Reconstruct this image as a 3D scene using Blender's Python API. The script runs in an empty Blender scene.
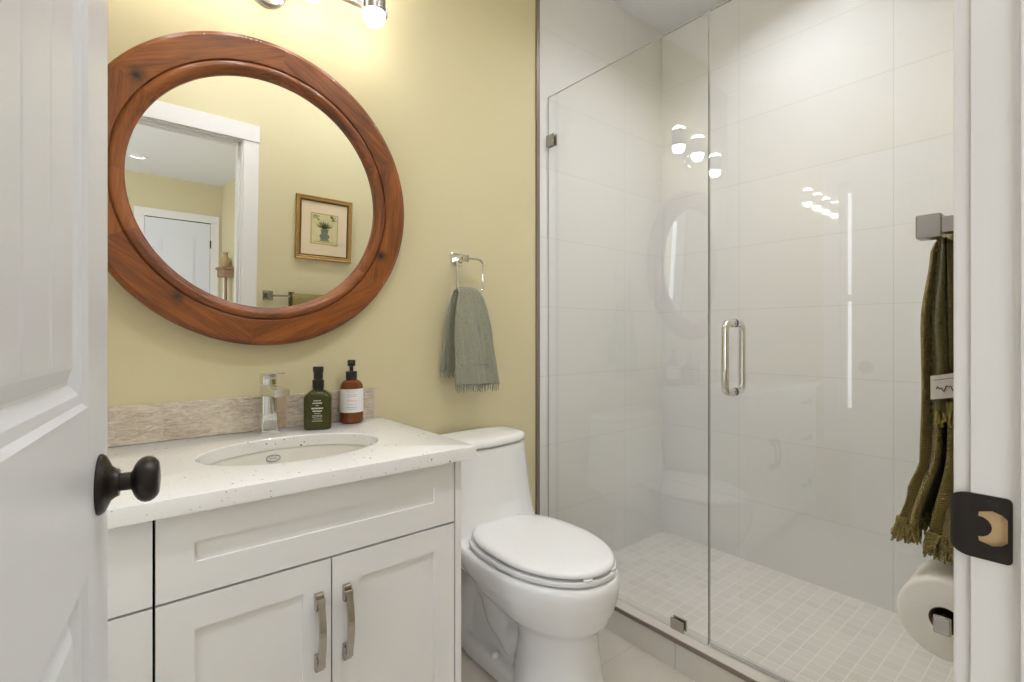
import bpy, bmesh, math, random
from mathutils import Vector, Matrix
random.seed(7)
S = bpy.context.scene
C = S.collection
PI = math.pi
R = math.radians

# ------------------------------------------------------------------ camera, world, exposure
cam_d = bpy.data.cameras.new('camera')
cam = bpy.data.objects.new('camera', cam_d); C.objects.link(cam)
cam_d.sensor_width = 36.0
cam_d.lens = 36.0 * 492.73 / 1024
cam_d.shift_y = -6.3 / 1024
cam_d.clip_start = 0.01
cam.location = (0, 0, 1.10)
cam.rotation_euler = (PI / 2, 0, -0.6884)
S.camera = cam
S.view_settings.view_transform = 'Standard'
S.view_settings.look = 'None'
S.view_settings.gamma = 1
S.view_settings.use_curve_mapping = False
S.view_settings.exposure = 0.29
W = bpy.data.worlds.new('world'); S.world = W
W.use_nodes = True
bg = W.node_tree.nodes['Background']
bg.inputs['Color'].default_value = (0.93, 0.955, 1.0, 1)
bg.inputs['Strength'].default_value = 3.6

L_SHOWER, L_BATH_FILL, L_HALL, L_VAN_DN, L_VAN_UP = 360, 265, 35, 19, 40


# ------------------------------------------------------------------ materials
def lin(c):
    return tuple(((v / 255) / 12.92 if v / 255 <= 0.04045 else ((v / 255 + 0.055) / 1.055) ** 2.4) for v in c) + (1,)


class NT:
    def __init__(s, name):
        s.m = bpy.data.materials.new(name); s.m.use_nodes = True
        s.t = s.m.node_tree; s.b = s.t.nodes['Principled BSDF']; s.out = s.t.nodes['Material Output']
        s._tc = None

    def n(s, typ, **kw):
        nd = s.t.nodes.new(typ)
        for k, v in kw.items():
            setattr(nd, k, v)
        return nd

    def link(s, a, b):
        s.t.links.new(a, b)

    def tc(s):
        if not s._tc:
            s._tc = s.n('ShaderNodeTexCoord').outputs['Object']
        return s._tc

    def math(s, op, a, b=None, c=None):
        nd = s.n('ShaderNodeMath', operation=op)
        for i, x in enumerate((a, b, c)):
            if x is None: continue
            if isinstance(x, (int, float)): nd.inputs[i].default_value = x
            else: s.link(x, nd.inputs[i])
        return nd.outputs[0]

    def mix(s, f, a, b):
        nd = s.n('ShaderNodeMix', data_type='RGBA')
        for i, x in ((0, f), (6, a), (7, b)):
            if isinstance(x, (int, float)): nd.inputs[i].default_value = x
            elif isinstance(x, tuple): nd.inputs[i].default_value = x
            else: s.link(x, nd.inputs[i])
        return nd.outputs[2]

    def ramp(s, f, stops):
        nd = s.n('ShaderNodeValToRGB')
        el = nd.color_ramp.elements
        while len(el) < len(stops): el.new(0.5)
        for e, (p, c) in zip(el, stops):
            e.position = p; e.color = c
        s.link(f, nd.inputs[0])
        return nd.outputs[0]

    def noise(s, scale, detail=3, vec=None, rough=0.5, dist=0):
        nd = s.n('ShaderNodeTexNoise')
        nd.inputs['Scale'].default_value = scale; nd.inputs['Detail'].default_value = detail
        nd.inputs['Roughness'].default_value = rough; nd.inputs['Distortion'].default_value = dist
        s.link(vec or s.tc(), nd.inputs['Vector'])
        return nd.outputs['Fac']

    def scaled(s, sc, vec=None):
        nd = s.n('ShaderNodeMapping'); nd.inputs['Scale'].default_value = sc
        s.link(vec or s.tc(), nd.inputs['Vector'])
        return nd.outputs[0]

    def bump(s, h, strength=0.2, dist=0.01):
        nd = s.n('ShaderNodeBump')
        nd.inputs['Strength'].default_value = strength; nd.inputs['Distance'].default_value = dist
        s.link(h, nd.inputs['Height']); s.link(nd.outputs[0], s.b.inputs['Normal'])

    def col(s, c):
        if isinstance(c, tuple): s.b.inputs['Base Color'].default_value = c
        else: s.link(c, s.b.inputs['Base Color'])


def pm(name, rgb, rough=0.5, metal=0.0, var=0.0, vscale=6, bump=0.0, bscale=200, spec=0.5, coat=0.0):
    t = NT(name); c = lin(rgb)
    t.b.inputs['Roughness'].default_value = rough
    t.b.inputs['Metallic'].default_value = metal
    t.b.inputs['Specular IOR Level'].default_value = spec
    t.b.inputs['Coat Weight'].default_value = coat
    if var:
        d = tuple(max(0, x * (1 - var)) for x in c[:3]) + (1,)
        u = tuple(min(1, x * (1 + var)) for x in c[:3]) + (1,)
        t.col(t.mix(t.noise(vscale, 4), d, u))
    else:
        t.col(c)
    if bump:
        t.bump(t.noise(bscale, 2), bump, 0.002)
    return t.m


def emit(name, rgb, strength):
    t = NT(name); t.b.inputs['Base Color'].default_value = lin(rgb)
    t.b.inputs['Emission Color'].default_value = lin(rgb)
    t.b.inputs['Emission Strength'].default_value = strength
    return t.m


def tile_mat(name, rgb, grout, ax, org, size, gw, rough, cellvar=0.03, vein=0.03, spec=0.5):
    t = NT(name)
    xyz = t.n('ShaderNodeSeparateXYZ'); t.link(t.tc(), xyz.inputs[0])
    masks, cells = [], []
    for a, o, sz in zip(ax, org, size):
        v = t.math('DIVIDE', t.math('SUBTRACT', xyz.outputs[a], o), sz)
        cells.append(t.math('FLOOR', v))
        f = t.math('FRACT', v)
        d = t.math('MULTIPLY', t.math('MINIMUM', f, t.math('SUBTRACT', 1.0, f)), sz)
        masks.append(t.math('LESS_THAN', d, gw / 2))
    g = t.math('MAXIMUM', masks[0], masks[1])
    cv = t.n('ShaderNodeCombineXYZ'); t.link(cells[0], cv.inputs[0]); t.link(cells[1], cv.inputs[1])
    wn = t.n('ShaderNodeTexWhiteNoise', noise_dimensions='3D'); t.link(cv.outputs[0], wn.inputs['Vector'])
    c = lin(rgb)
    dk = tuple(x * (1 - cellvar * 2) for x in c[:3]) + (1,)
    base = t.mix(wn.outputs['Value'], dk, c)
    ve = tuple(x * (1 - vein * 4) for x in c[:3]) + (1,)
    base = t.mix(t.math('MULTIPLY', t.noise(5, 6, rough=0.6, dist=0.4), 0.6), base, ve)
    t.col(t.mix(g, base, lin(grout)))
    t.b.inputs['Specular IOR Level'].default_value = spec
    rr = t.math('ADD', t.math('MULTIPLY', g, 0.6), rough)
    t.link(rr, t.b.inputs['Roughness'])
    t.bump(t.math('SUBTRACT', 1.0, g), 0.15, 0.001)
    return t.m


def wood_ring_mat():
    t = NT('stained_ring_wood')
    xyz = t.n('ShaderNodeSeparateXYZ'); t.link(t.tc(), xyz.inputs[0])
    ang = t.math('ADD', t.math('ARCTAN2', xyz.outputs[2], xyz.outputs[0]), PI + 0.62)
    seg = 2 * PI / 6
    idx = t.math('FLOOR', t.math('DIVIDE', ang, seg))
    mid = t.math('MULTIPLY', t.math('ADD', idx, 0.5), seg)
    rot = t.n('ShaderNodeVectorRotate', rotation_type='AXIS_ANGLE')
    rot.inputs['Axis'].default_value = (0, 1, 0)
    t.link(t.tc(), rot.inputs['Vector'])
    t.link(t.math('SUBTRACT', mid, PI + 0.62), rot.inputs['Angle'])
    off = t.n('ShaderNodeVectorMath', operation='ADD'); t.link(rot.outputs[0], off.inputs[0])
    cx = t.n('ShaderNodeCombineXYZ'); t.link(t.math('MULTIPLY', idx, 3.7), cx.inputs[0]); t.link(idx, cx.inputs[1])
    t.link(cx.outputs[0], off.inputs[1])
    v = t.scaled((9, 9, 1.6), off.outputs[0])       # grain runs along local z = tangent
    w = t.n('ShaderNodeTexWave', wave_type='BANDS', bands_direction='X')
    w.inputs['Scale'].default_value = 1.4; w.inputs['Distortion'].default_value = 7
    w.inputs['Detail'].default_value = 4; w.inputs['Detail Scale'].default_value = 0.8
    t.link(v, w.inputs['Vector'])
    fine = t.noise(3.0, 8, t.scaled((60, 60, 3), off.outputs[0]), 0.65)
    big = t.noise(2.2, 4, t.scaled((2, 2, 1.2), off.outputs[0]), 0.6, 0.6)
    streak = t.noise(2.0, 5, t.scaled((22, 22, 1.5), off.outputs[0]), 0.6, 0.5)
    f = t.math('ADD', t.math('ADD', t.math('MULTIPLY', streak, 0.34), t.math('MULTIPLY', fine, 0.30)), t.math('MULTIPLY', big, 0.36))
    base = t.ramp(f, [(0.32, lin((54, 25, 8))), (0.44, lin((108, 55, 20))), (0.55, lin((148, 83, 35))), (0.74, lin((186, 116, 56)))])
    # knots
    for k, (kx, kz, kr) in enumerate([(-0.302, 0.237, 0.030), (-0.215, -0.30, 0.022), (0.345, -0.14, 0.026)]):
        vm = t.n('ShaderNodeVectorMath', operation='DISTANCE'); t.link(t.tc(), vm.inputs[0])
        vm.inputs[1].default_value = (kx, -0.037, kz)
        dd = t.math('ADD', vm.outputs['Value'], t.math('MULTIPLY', t.math('SUBTRACT', t.noise(40, 3), 0.5), 0.03))
        kf = t.math('SUBTRACT', 1.0, t.math('SMOOTH_MIN', t.math('DIVIDE', dd, kr), 1.0, 0.4))
        kf = t.math('MAXIMUM', kf, 0.0)
        base = t.mix(kf, base, lin((26, 11, 6)))
    t.col(base)
    t.b.inputs['Roughness'].default_value = 0.36
    t.b.inputs['Coat Weight'].default_value = 0.22
    t.b.inputs['Coat Roughness'].default_value = 0.18
    t.bump(fine, 0.08, 0.001)
    return t.m


def quartz_mat():
    t = NT('speckled_quartz')
    base = t.mix(t.noise(14, 4), lin((232, 231, 228)), lin((240, 239, 237)))
    for sc, th, c in ((19, 0.052, (104, 90, 78)), (42, 0.095, (120, 110, 100)), (70, 0.10, (176, 170, 164)), (30, 0.06, (84, 78, 74)), (110, 0.14, (196, 192, 186))):
        v = t.n('ShaderNodeTexVoronoi'); v.inputs['Scale'].default_value = sc
        t.link(t.tc(), v.inputs['Vector'])
        sep = t.n('ShaderNodeSeparateColor'); t.link(v.outputs['Color'], sep.inputs[0])
        m = t.math('MULTIPLY', t.math('LESS_THAN', v.outputs['Distance'], th), t.math('GREATER_THAN', sep.outputs[0], 0.64))
        base = t.mix(m, base, lin(c))
    t.col(base); t.b.inputs['Roughness'].default_value = 0.16
    return t.m


def weathered_mat():
    t = NT('weathered_plank_tile')
    xyz = t.n('ShaderNodeSeparateXYZ'); t.link(t.tc(), xyz.inputs[0])
    # plank joints at irregular places along x
    g = None
    idx = 0.0
    for j in (-0.15, 0.112, 0.372, 0.418, 0.694):
        m = t.math('LESS_THAN', t.math('ABSOLUTE', t.math('SUBTRACT', xyz.outputs[0], j)), 0.0022)
        g = m if g is None else t.math('MAXIMUM', g, m)
        s = t.math('GREATER_THAN', xyz.outputs[0], j)
        idx = s if isinstance(idx, float) else t.math('ADD', idx, s)
    cx = t.n('ShaderNodeCombineXYZ'); t.link(t.math('MULTIPLY', idx, 5.3), cx.inputs[0]); t.link(idx, cx.inputs[2])
    off = t.n('ShaderNodeVectorMath', operation='ADD'); t.link(t.tc(), off.inputs[0]); t.link(cx.outputs[0], off.inputs[1])
    grain = t.noise(6, 9, t.scaled((4, 4, 17), off.outputs[0]), 0.75, 1.6)
    blot = t.noise(9, 4, off.outputs[0], 0.6)
    f = t.math('ADD', t.math('MULTIPLY', grain, 0.7), t.math('MULTIPLY', blot, 0.3))
    base = t.ramp(f, [(0.30, lin((132, 114, 98))), (0.42, lin((178, 162, 144))), (0.54, lin((212, 201, 184))), (0.70, lin((232, 226, 214)))])
    tan = t.math('COMPARE', idx, 3.0, 0.1)
    base = t.mix(t.math('MULTIPLY', tan, 0.75), base, t.ramp(f, [(0.3, lin((150, 116, 80))), (0.7, lin((206, 176, 138)))]))
    end = t.math('COMPARE', idx, 5.0, 0.1)
    base = t.mix(t.math('MULTIPLY', end, 0.8), base, lin((216, 200, 166)))
    t.col(t.mix(g, base, lin((196, 186, 172))))
    t.b.inputs['Roughness'].default_value = 0.55
    t.bump(f, 0.25, 0.002)
    return t.m


def glass_mat(name, tint, boost=1.0, ior=1.5):
    """thin architectural glass: clear pane, Fresnel mirror image on its outer faces"""
    t = NT(name); t.t.nodes.remove(t.b)
    tr = t.n('ShaderNodeBsdfTransparent'); tr.inputs[0].default_value = tint
    gl = t.n('ShaderNodeBsdfGlossy'); gl.inputs['Roughness'].default_value = 0.0
    gl.inputs['Color'].default_value = (1, 1, 1, 1)
    fr = t.n('ShaderNodeFresnel'); fr.inputs[0].default_value = ior
    geo = t.n('ShaderNodeNewGeometry')
    f = t.math('MULTIPLY', t.math('MULTIPLY', fr.outputs[0], boost), t.math('SUBTRACT', 1.0, geo.outputs['Backfacing']))
    mx = t.n('ShaderNodeMixShader'); t.link(f, mx.inputs[0]); t.link(tr.outputs[0], mx.inputs[1]); t.link(gl.outputs[0], mx.inputs[2])
    t.link(mx.outputs[0], t.out.inputs[0])
    return t.m


def terry(name, rgb, scale=240, strength=0.7, rib=None):
    t = NT(name); c = lin(rgb)
    d = tuple(x * 0.62 for x in c[:3]) + (1,); u = tuple(min(1, x * 1.3) for x in c[:3]) + (1,)
    n = t.noise(scale, 3, rough=0.7)
    col = t.mix(n, d, u)
    h = n
    if rib:
        w = t.n('ShaderNodeTexWave', wave_type='BANDS', bands_direction=rib[0]); w.inputs['Scale'].default_value = rib[1]
        w.inputs['Distortion'].default_value = 1.5; t.link(t.tc(), w.inputs['Vector'])
        h = t.math('ADD', n, t.math('MULTIPLY', w.outputs['Fac'], 0.4))
        col = t.mix(t.math('MULTIPLY', w.outputs['Fac'], 0.2), col, d)
    t.col(col); t.b.inputs['Roughness'].default_value = 0.95
    t.b.inputs['Specular IOR Level'].default_value = 0.1
    t.b.inputs['Sheen Weight'].default_value = 0.2
    t.bump(h, strength, 0.004)
    return t.m


def bottle_mat(name, rgb, trans=0.55):
    t = NT(name); t.col(lin(rgb)); t.b.inputs['Roughness'].default_value = 0.06
    t.b.inputs['Transmission Weight'].default_value = trans
    t.b.inputs['IOR'].default_value = 1.4
    return t.m


M = dict(
    yellow=pm('yellow_wall_paint', (213, 203, 166), 0.75, var=0.015, vscale=2, bump=0.08, bscale=260, spec=0.25),
    ceil=pm('ceiling_paint', (236, 237, 240), 0.9, bump=0.05, bscale=300, spec=0.2),
    trim=pm('white_trim_paint', (234, 232, 230), 0.35, var=0.01),
    doorp=pm('white_door_paint', (227, 229, 235), 0.33, var=0.01, vscale=3),
    cab=pm('cabinet_lacquer', (240, 239, 239), 0.38, var=0.008),
    shadow=pm('gap_shade', (40, 38, 36), 0.9),  # near-black stand-in for the shade inside gaps
    ceramic=pm('white_vitreous_china', (240, 240, 240), 0.07, spec=0.6),
    seat=pm('white_seat_plastic', (242, 242, 242), 0.14),
    basin=pm('cream_basin_china', (232, 228, 219), 0.08, spec=0.6),
    chrome=pm('chrome', (225, 225, 228), 0.06, 1.0),
    satin=pm('brushed_steel', (178, 173, 166), 0.2, 1.0, var=0.08, vscale=30),
    nickel=pm('satin_nickel', (196, 193, 188), 0.26, 1.0),
    lampm=pm('brushed_lamp_metal', (158, 151, 145), 0.36, 1.0),
    profile=pm('grey_edge_profile', (146, 134, 126), 0.35, 0.7),
    bronze=pm('oil_rubbed_bronze', (52, 47, 43), 0.34, 0.6, var=0.15, vscale=40),
    rawwood=pm('raw_pine', (240, 208, 160), 0.8, var=0.15, vscale=60),
    mirror=pm('mirror_silver', (240, 241, 240), 0.0, 1.0),
    black=pm('black_plastic', (26, 25, 25), 0.3),
    paper=pm('tissue_paper', (240, 238, 234), 0.95, bump=0.15, bscale=300, spec=0.1),
    card=pm('cardboard', (120, 100, 84), 0.9),
    label=pm('white_paper_label', (228, 226, 228), 0.7),
    ink=pm('dark_ink', (48, 46, 44), 0.8),
    inkpink=pm('pink_ink', (206, 150, 150), 0.8),
    inkblue=pm('blue_ink', (140, 160, 190), 0.8),
    inkwhite=pm('white_ink', (214, 214, 196), 0.6),
    gold=pm('antique_gold', (172, 136, 78), 0.42, 0.55, var=0.25, vscale=90),
    goldd=pm('dark_gilt', (92, 70, 38), 0.5, 0.4),
    mat=pm('cream_mat_board', (222, 204, 172), 0.9, var=0.03),
    prnt=pm('aged_print_paper', (206, 194, 148), 0.9, var=0.14, vscale=28),
    urn=pm('grey_green_print_ink', (110, 118, 100), 0.9),
    leafp=pm('olive_print_ink', (138, 142, 94), 0.9),
    tanp=pm('tan_print_ink', (176, 150, 110), 0.9),
    glass=glass_mat('clear_shower_glass', (0.985, 0.990, 0.985, 1), 2.1, 1.5),
    pane=glass_mat('window_pane', (0.97, 0.98, 0.985, 1), 1.2),
    gedge=pm('polished_glass_edge', (166, 168, 163), 0.15),
    baffle=pm('grey_baffle', (30, 30, 30), 0.8),
    seal=pm('clear_vinyl_seal', (196, 196, 192), 0.2),
    gbottle=bottle_mat('olive_bottle_glass', (84, 84, 34), 0.55),
    abottle=bottle_mat('amber_bottle_glass', (142, 74, 30), 0.45),
    sage=terry('sage_terry', (154, 154, 136), 170, 1.0),
    olive=terry('olive_terry', (152, 136, 82), 190, 0.8, ('Z', 110)),
    olive_shade=terry('shaded_olive_terry', (92, 83, 46), 240, 0.9),  # darker olive, shade of the inner folds put into the colour
    olivel=pm('pale_olive_yarn', (150, 138, 84), 0.95, spec=0.1),
    kraft=pm('off_white_band', (206, 200, 192), 0.8),
    carpet=pm('grey_hall_carpet', (150, 140, 128), 0.95, var=0.2, vscale=200),
    rustic=pm('rustic_wood', (150, 120, 92), 0.7, var=0.3, vscale=20),
    wood=wood_ring_mat(), quartz=quartz_mat(), weather=weathered_mat(),
    tile_r=tile_mat('large_white_wall_tile_side', (231, 230, 229), (207, 205, 202), (1, 2), (0.5437, 0.9168 - 0.3065 * 5), (0.613, 0.3065), 0.0026, 0.012, 0.012, 0.015),
    tile_b=tile_mat('large_white_wall_tile_back', (231, 230, 229), (207, 205, 202), (0, 2), (1.44, 0.9168 - 0.3065 * 5), (0.613, 0.3065), 0.0026, 0.012, 0.012, 0.015),
    mosaic=tile_mat('shower_mosaic', (230, 225, 218), (236, 234, 229), (0, 1), (1.56, 0.02), (0.0515, 0.0515), 0.004, 0.28, 0.05, 0.03),
    curbt=tile_mat('curb_tile', (218, 212, 203), (170, 162, 152), (1, 2), (0.30, -0.5), (0.61, 1.0), 0.0026, 0.2, 0.02, 0.04),
    curbtop=pm('curb_cap_stone', (220, 214, 206), 0.25, var=0.03),
    floor=tile_mat('taupe_floor_tile', (226, 218, 207), (196, 187, 176), (0, 1), (0.24, 0.16), (0.61, 0.305), 0.003, 0.32, 0.06, 0.09),
    bulb_dn=emit('lit_bulb_glass', (255, 248, 238), L_VAN_DN),
    bulb_up=emit('lit_bulb_glass_upper', (255, 248, 238), L_VAN_UP),
    lamp_sh=emit('shower_downlight_lens', (247, 248, 254), L_SHOWER),
    lamp_fill=emit('bath_fill_lens', (246, 248, 255), L_BATH_FILL),  # lens of the two unseen bath downlights added as fill
    lamp_ha=emit('hall_downlight_lens', (246, 248, 255), L_HALL),
)


# ------------------------------------------------------------------ mesh helpers
class MB:
    def __init__(s): s.bm = bmesh.new()

    def box(s, x0, x1, y0, y1, z0, z1, bev=0.0, seg=2, mi=0):
        vs = [s.bm.verts.new((x, y, z)) for x in (x0, x1) for y in (y0, y1) for z in (z0, z1)]
        fs = [s.bm.faces.new([vs[i] for i in q]) for q in ((0, 1, 3, 2), (4, 6, 7, 5), (0, 4, 5, 1), (2, 3, 7, 6), (0, 2, 6, 4), (1, 5, 7, 3))]
        for f in fs: f.material_index = mi
        if bev:
            es = list({e for f in fs for e in f.edges})
            bmesh.ops.bevel(s.bm, geom=es, offset=bev, segments=seg, affect='EDGES', profile=0.5)
        return s

    def loft(s, rings, cap=True, closed=True, mi=0):
        vr = [[s.bm.verts.new(p) for p in r] for r in rings]
        n = len(vr[0])
        for a, b in zip(vr, vr[1:]):
            for i in range(n if closed else n - 1):
                j = (i + 1) % n
                f = s.bm.faces.new((a[i], a[j], b[j], b[i])); f.material_index = mi
        if cap:
            for r in (vr[0], vr[-1]):
                f = s.bm.faces.new(r); f.material_index = mi
        return s

    def lathe(s, prof, o, axis='Z', n=48, closed=False, cap=True, mi=0):
        """prof: (r, h) pairs, revolved about the axis through o"""
        o = Vector(o)
        ax = {'X': Vector((1, 0, 0)), 'Y': Vector((0, 1, 0)), 'Z': Vector((0, 0, 1)), '-Y': Vector((0, -1, 0)), '-X': Vector((-1, 0, 0)), '-Z': Vector((0, 0, -1))}[axis] if isinstance(axis, str) else Vector(axis).normalized()
        u = ax.orthogonal().normalized(); v = ax.cross(u)
        pr = list(prof) + ([prof[0]] if closed else [])
        rings = [[o + ax * h + (u * math.cos(2 * PI * k / n) + v * math.sin(2 * PI * k / n)) * max(r, 1e-5) for k in range(n)] for r, h in pr]
        return s.loft(rings, cap and not closed, True, mi)

    def tube(s, pts, r, n=10, closed=False, cap=True):
        pts = [Vector(p) for p in pts]; rr = r if isinstance(r, (list, tuple)) else [r] * len(pts)
        rings = []; prev = None
        N = len(pts)
        for i, p in enumerate(pts):
            a = pts[(i - 1) % N] if (closed or i) else p
            b = pts[(i + 1) % N] if (closed or i < N - 1) else p
            d = (b - a).normalized()
            u = d.orthogonal().normalized() if prev is None else (prev - d * prev.dot(d)).normalized()
            prev = u; v = d.cross(u)
            rings.append([p + (u * math.cos(2 * PI * k / n) + v * math.sin(2 * PI * k / n)) * rr[i] for k in range(n)])
        if closed: rings.append(rings[0])
        s.loft(rings, cap and not closed)
        if closed: bmesh.ops.remove_doubles(s.bm, verts=s.bm.verts, dist=1e-6)
        return s

    def grid(s, f, nu, nv, mi=0):
        vs = [[s.bm.verts.new(f(i / nu, j / nv)) for j in range(nv + 1)] for i in range(nu + 1)]
        for i in range(nu):
            for j in range(nv):
                q = s.bm.faces.new((vs[i][j], vs[i + 1][j], vs[i + 1][j + 1], vs[i][j + 1])); q.material_index = mi
        return s

    def poly(s, pts, mi=0):
        f = s.bm.faces.new([s.bm.verts.new(p) for p in pts]); f.material_index = mi
        return s

    def build(s, name, mats, parent=None, smooth=False, angle=35, origin=None):
        bmesh.ops.recalc_face_normals(s.bm, faces=s.bm.faces)
        me = bpy.data.meshes.new(name)
        if origin is not None:
            bmesh.ops.translate(s.bm, verts=s.bm.verts, vec=-Vector(origin))
        s.bm.to_mesh(me); s.bm.free()
        for m in (mats if isinstance(mats, (list, tuple)) else [mats]): me.materials.append(m)
        if smooth:
            me.polygons.foreach_set('use_smooth', [True] * len(me.polygons))
            try: me.set_sharp_from_angle(angle=R(angle))
            except Exception: pass
        o = bpy.data.objects.new(name, me); C.objects.link(o)
        if origin is not None: o.location = origin
        if parent: o.parent = parent
        return o


def tag(o, label, cat, group=None, kind=None):
    o['label'] = label; o['category'] = cat
    if group: o['group'] = group
    if kind: o['kind'] = kind
    return o


def thing(name, label, cat, loc=(0, 0, 0), group=None, kind=None, rot=(0, 0, 0)):
    o = bpy.data.objects.new(name, None); C.objects.link(o); o.location = loc; o.rotation_euler = rot
    o.empty_display_size = 0.05
    return tag(o, label, cat, group, kind)


def struct(name, mb, mats, label, cat, **kw):
    return tag(mb.build(name, mats, **kw), label, cat, kind='structure')


YW, XT, ZC = 1.59, 2.389, 2.769         # vanity wall, tiled side wall, ceiling
YS = 1.5865                              # tiled face of the shower's end wall
XL = -0.372                             # left (window) wall
YF, YH = 0.085, -0.036                  # two faces of the wall with the doorway
JL, JR = -0.122, 0.600                  # door jambs
HZ = 2.48                               # hall ceiling
HY = -3.5                               # far hall wall

# ------------------------------------------------------------------ the room
struct('floor', MB().box(XL - 0.1, 1.443, YH, YW + .1, -0.1, 0), M['floor'], 'taupe stone tile floor of the bathroom', 'floor')
struct('floor_shower', MB().box(1.56, XT + .1, YF, YS + .1, -0.1, 0.009), M['mosaic'], 'pale square mosaic tile floor inside the shower', 'floor')
CANS = {'bath': [(1.90, 0.80), (0.42, 0.45), (1.12, 0.45)], 'hall': [(0.33, -2.75), (0.30, -0.95)]}
CAN_R = 0.056


def ceiling_mesh(x0, x1, y0, y1, z, holes):
    m = MB(); bm = m.bm
    loops = [[(x0, y0), (x1, y0), (x1, y1), (x0, y1)]] + [[(hx + CAN_R * math.cos(2 * PI * k / 40), hy + CAN_R * math.sin(2 * PI * k / 40)) for k in range(40)] for hx, hy in holes]
    es = []
    for lp in loops:
        vs = [bm.verts.new((x, y, z)) for x, y in lp]
        es += [bm.edges.new((vs[i], vs[(i + 1) % len(vs)])) for i in range(len(vs))]
    bmesh.ops.triangle_fill(bm, edges=es, use_beauty=True)
    m.box(x0, x1, y0, y1, z + 0.14, z + 0.2)
    for a in (x0, x1 - .02): m.box(a, a + .02, y0, y1, z + .0005, z + .14)
    for a in (y0, y1 - .02): m.box(x0 + .02, x1 - .02, a, a + .02, z + .0005, z + .14)
    return m


struct('ceiling', ceiling_mesh(XL - 0.1, XT + .1, YF - 0.121, YW + .1, ZC, CANS['bath']), M['ceil'], 'flat white ceiling over the bathroom and shower', 'ceiling')
struct('wall_back', MB().box(XL - 0.1, 1.46, YW, YW + 0.1, 0, ZC), M['yellow'], 'yellow painted wall behind vanity and toilet', 'wall')
struct('wall_shower', MB().box(1.458, XT + .1, YS, YW + 0.1, 0, ZC), M['tile_b'], 'white tiled end wall of the shower beside the yellow wall', 'wall')
struct('wall_right', MB().box(XT, XT + 0.1, YF, YS, 0, ZC), M['tile_r'], 'large white tiled long side wall of the shower', 'wall')
wl = MB()
WY0, WY1, WZ0, WZ1 = 0.30, 0.925, 0.60, 2.0
wl.box(XL - 0.1, XL, YH, WY0, 0, ZC).box(XL - 0.1, XL, WY1, YW, 0, ZC).box(XL - 0.1, XL, WY0, WY1, 0, WZ0).box(XL - 0.1, XL, WY0, WY1, WZ1, ZC)
struct('wall_left', wl, M['yellow'], 'yellow painted wall with the window, left of the vanity', 'wall')
wf = MB()
wf.box(XL, JL - 0.02, YH, YF, 0, ZC).box(JR + 0.02, XT, YH, YF, 0, ZC).box(JL - 0.02, JR + 0.02, YH, YF, 2.07, ZC)
struct('wall_front', wf, M['yellow'], 'yellow painted wall around the doorway, seen in the mirror', 'wall')

# shower curb
cb = MB()
cb.loft([[(1.443, y, 0), (1.56, y, 0), (1.56, y, 0.082), (1.443, y, 0.100)] for y in (YF, YS)])
for f in cb.bm.faces: f.material_index = 0
curb = cb.build('shower_curb', [M['curbt'], M['curbtop']])
for p in curb.data.polygons:
    if p.normal.z > 0.5: p.material_index = 1
tag(curb, 'low tiled curb between the floor and the glass shower', 'curb', kind='structure')
struct('trim_1', MB().box(1.4405, 1.447, YF, YS, 0.088, 0.1015), M['profile'], 'thin grey metal edge along the top of the shower curb', 'trim')
struct('trim_2', MB().box(1.440, 1.458, 1.581, YW + .001, 0.0, ZC), M['profile'], 'upright grey metal tile edge between yellow wall and shower tile', 'trim')
struct('baseboard_back', MB().box(0.70, 1.436, YW - 0.013, YW, 0, 0.11, 0.003), M['trim'], 'white baseboard behind the toilet', 'baseboard')

# ------------------------------------------------------------------ doorway: jambs, casing, stops
SY0, SY1, SZ0, SZ1 = 0.0555, 0.0765, 0.910, 0.950     # mortise in the jamb
jr = MB()
jr.box(JR, JR + 0.02, YH, SY0, 0, 2.05).box(JR, JR + 0.02, SY1, 0.080, 0, 2.05).box(JR, JR + 0.02, SY0, SY1, 0, SZ0).box(JR, JR + 0.02, SY0, SY1, SZ1, 2.05)
jr.box(JR - 0.012, JR, YH + 0.03, 0.0475, 0, 2.05)
struct('trim_3', jr, M['trim'], 'white door jamb with stop at the right edge of the photo', 'trim')
jl = MB().box(JL - 0.02, JL, YH, 0.080, 0, 2.05).box(JL, JL + 0.012, YH + 0.03, 0.0475, 0, 2.05)
jl.box(JL - 0.02, JR + 0.02, YH, 0.080, 2.05, 2.07).box(JL, JR, YH + 0.03, 0.0475, 2.038, 2.05)
struct('trim_4', jl, M['trim'], 'white door jamb and head on the hinge side of the doorway', 'trim')


def casing(xl, xr, zt, y0, y1, w=0.076, hz=0.090):
    m = MB()
    m.box(xl - w, xl, y0, y1, 0, zt, 0.0025).box(xr, xr + w, y0, y1, 0, zt, 0.0025)
    yy = (y0 - 0.004, y1) if abs(y0) > abs(y1) else (y0, y1 + 0.004)
    m.box(xl - w - 0.003, xr + w + 0.003, yy[0], yy[1], zt, zt + hz, 0.0025)
    return m


struct('trim_5', casing(JL - 0.006, JR + 0.006, 2.055, 0.0795, 0.093), M['trim'], 'white door casing on the bathroom side, reflected in the mirror', 'trim')
struct('trim_6', casing(JL - 0.006, JR + 0.006, 2.055, YH - 0.014, YH), M['trim'], 'white door casing on the hall side of the doorway', 'trim')

# strike plate with its wooden mortise
st = thing('strike_plate', 'dark bronze strike plate screwed to the white door jamb', 'strike plate', (JR, 0.06, 0.927))
m = MB()
zc = 0.930


def arc(cy, cz, r, a0, a1, n=6):
    return [(cy + r * math.cos(a0 + (a1 - a0) * k / n), cz + r * math.sin(a0 + (a1 - a0) * k / n)) for k in range(n + 1)]


xo = JR - 0.0018
outer = arc(0.0505 + .004, zc + .0255 - .004, .004, PI, PI / 2) + arc(0.080, zc + .0255 - .004, .004, PI / 2, PI / 2, 1)
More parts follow.
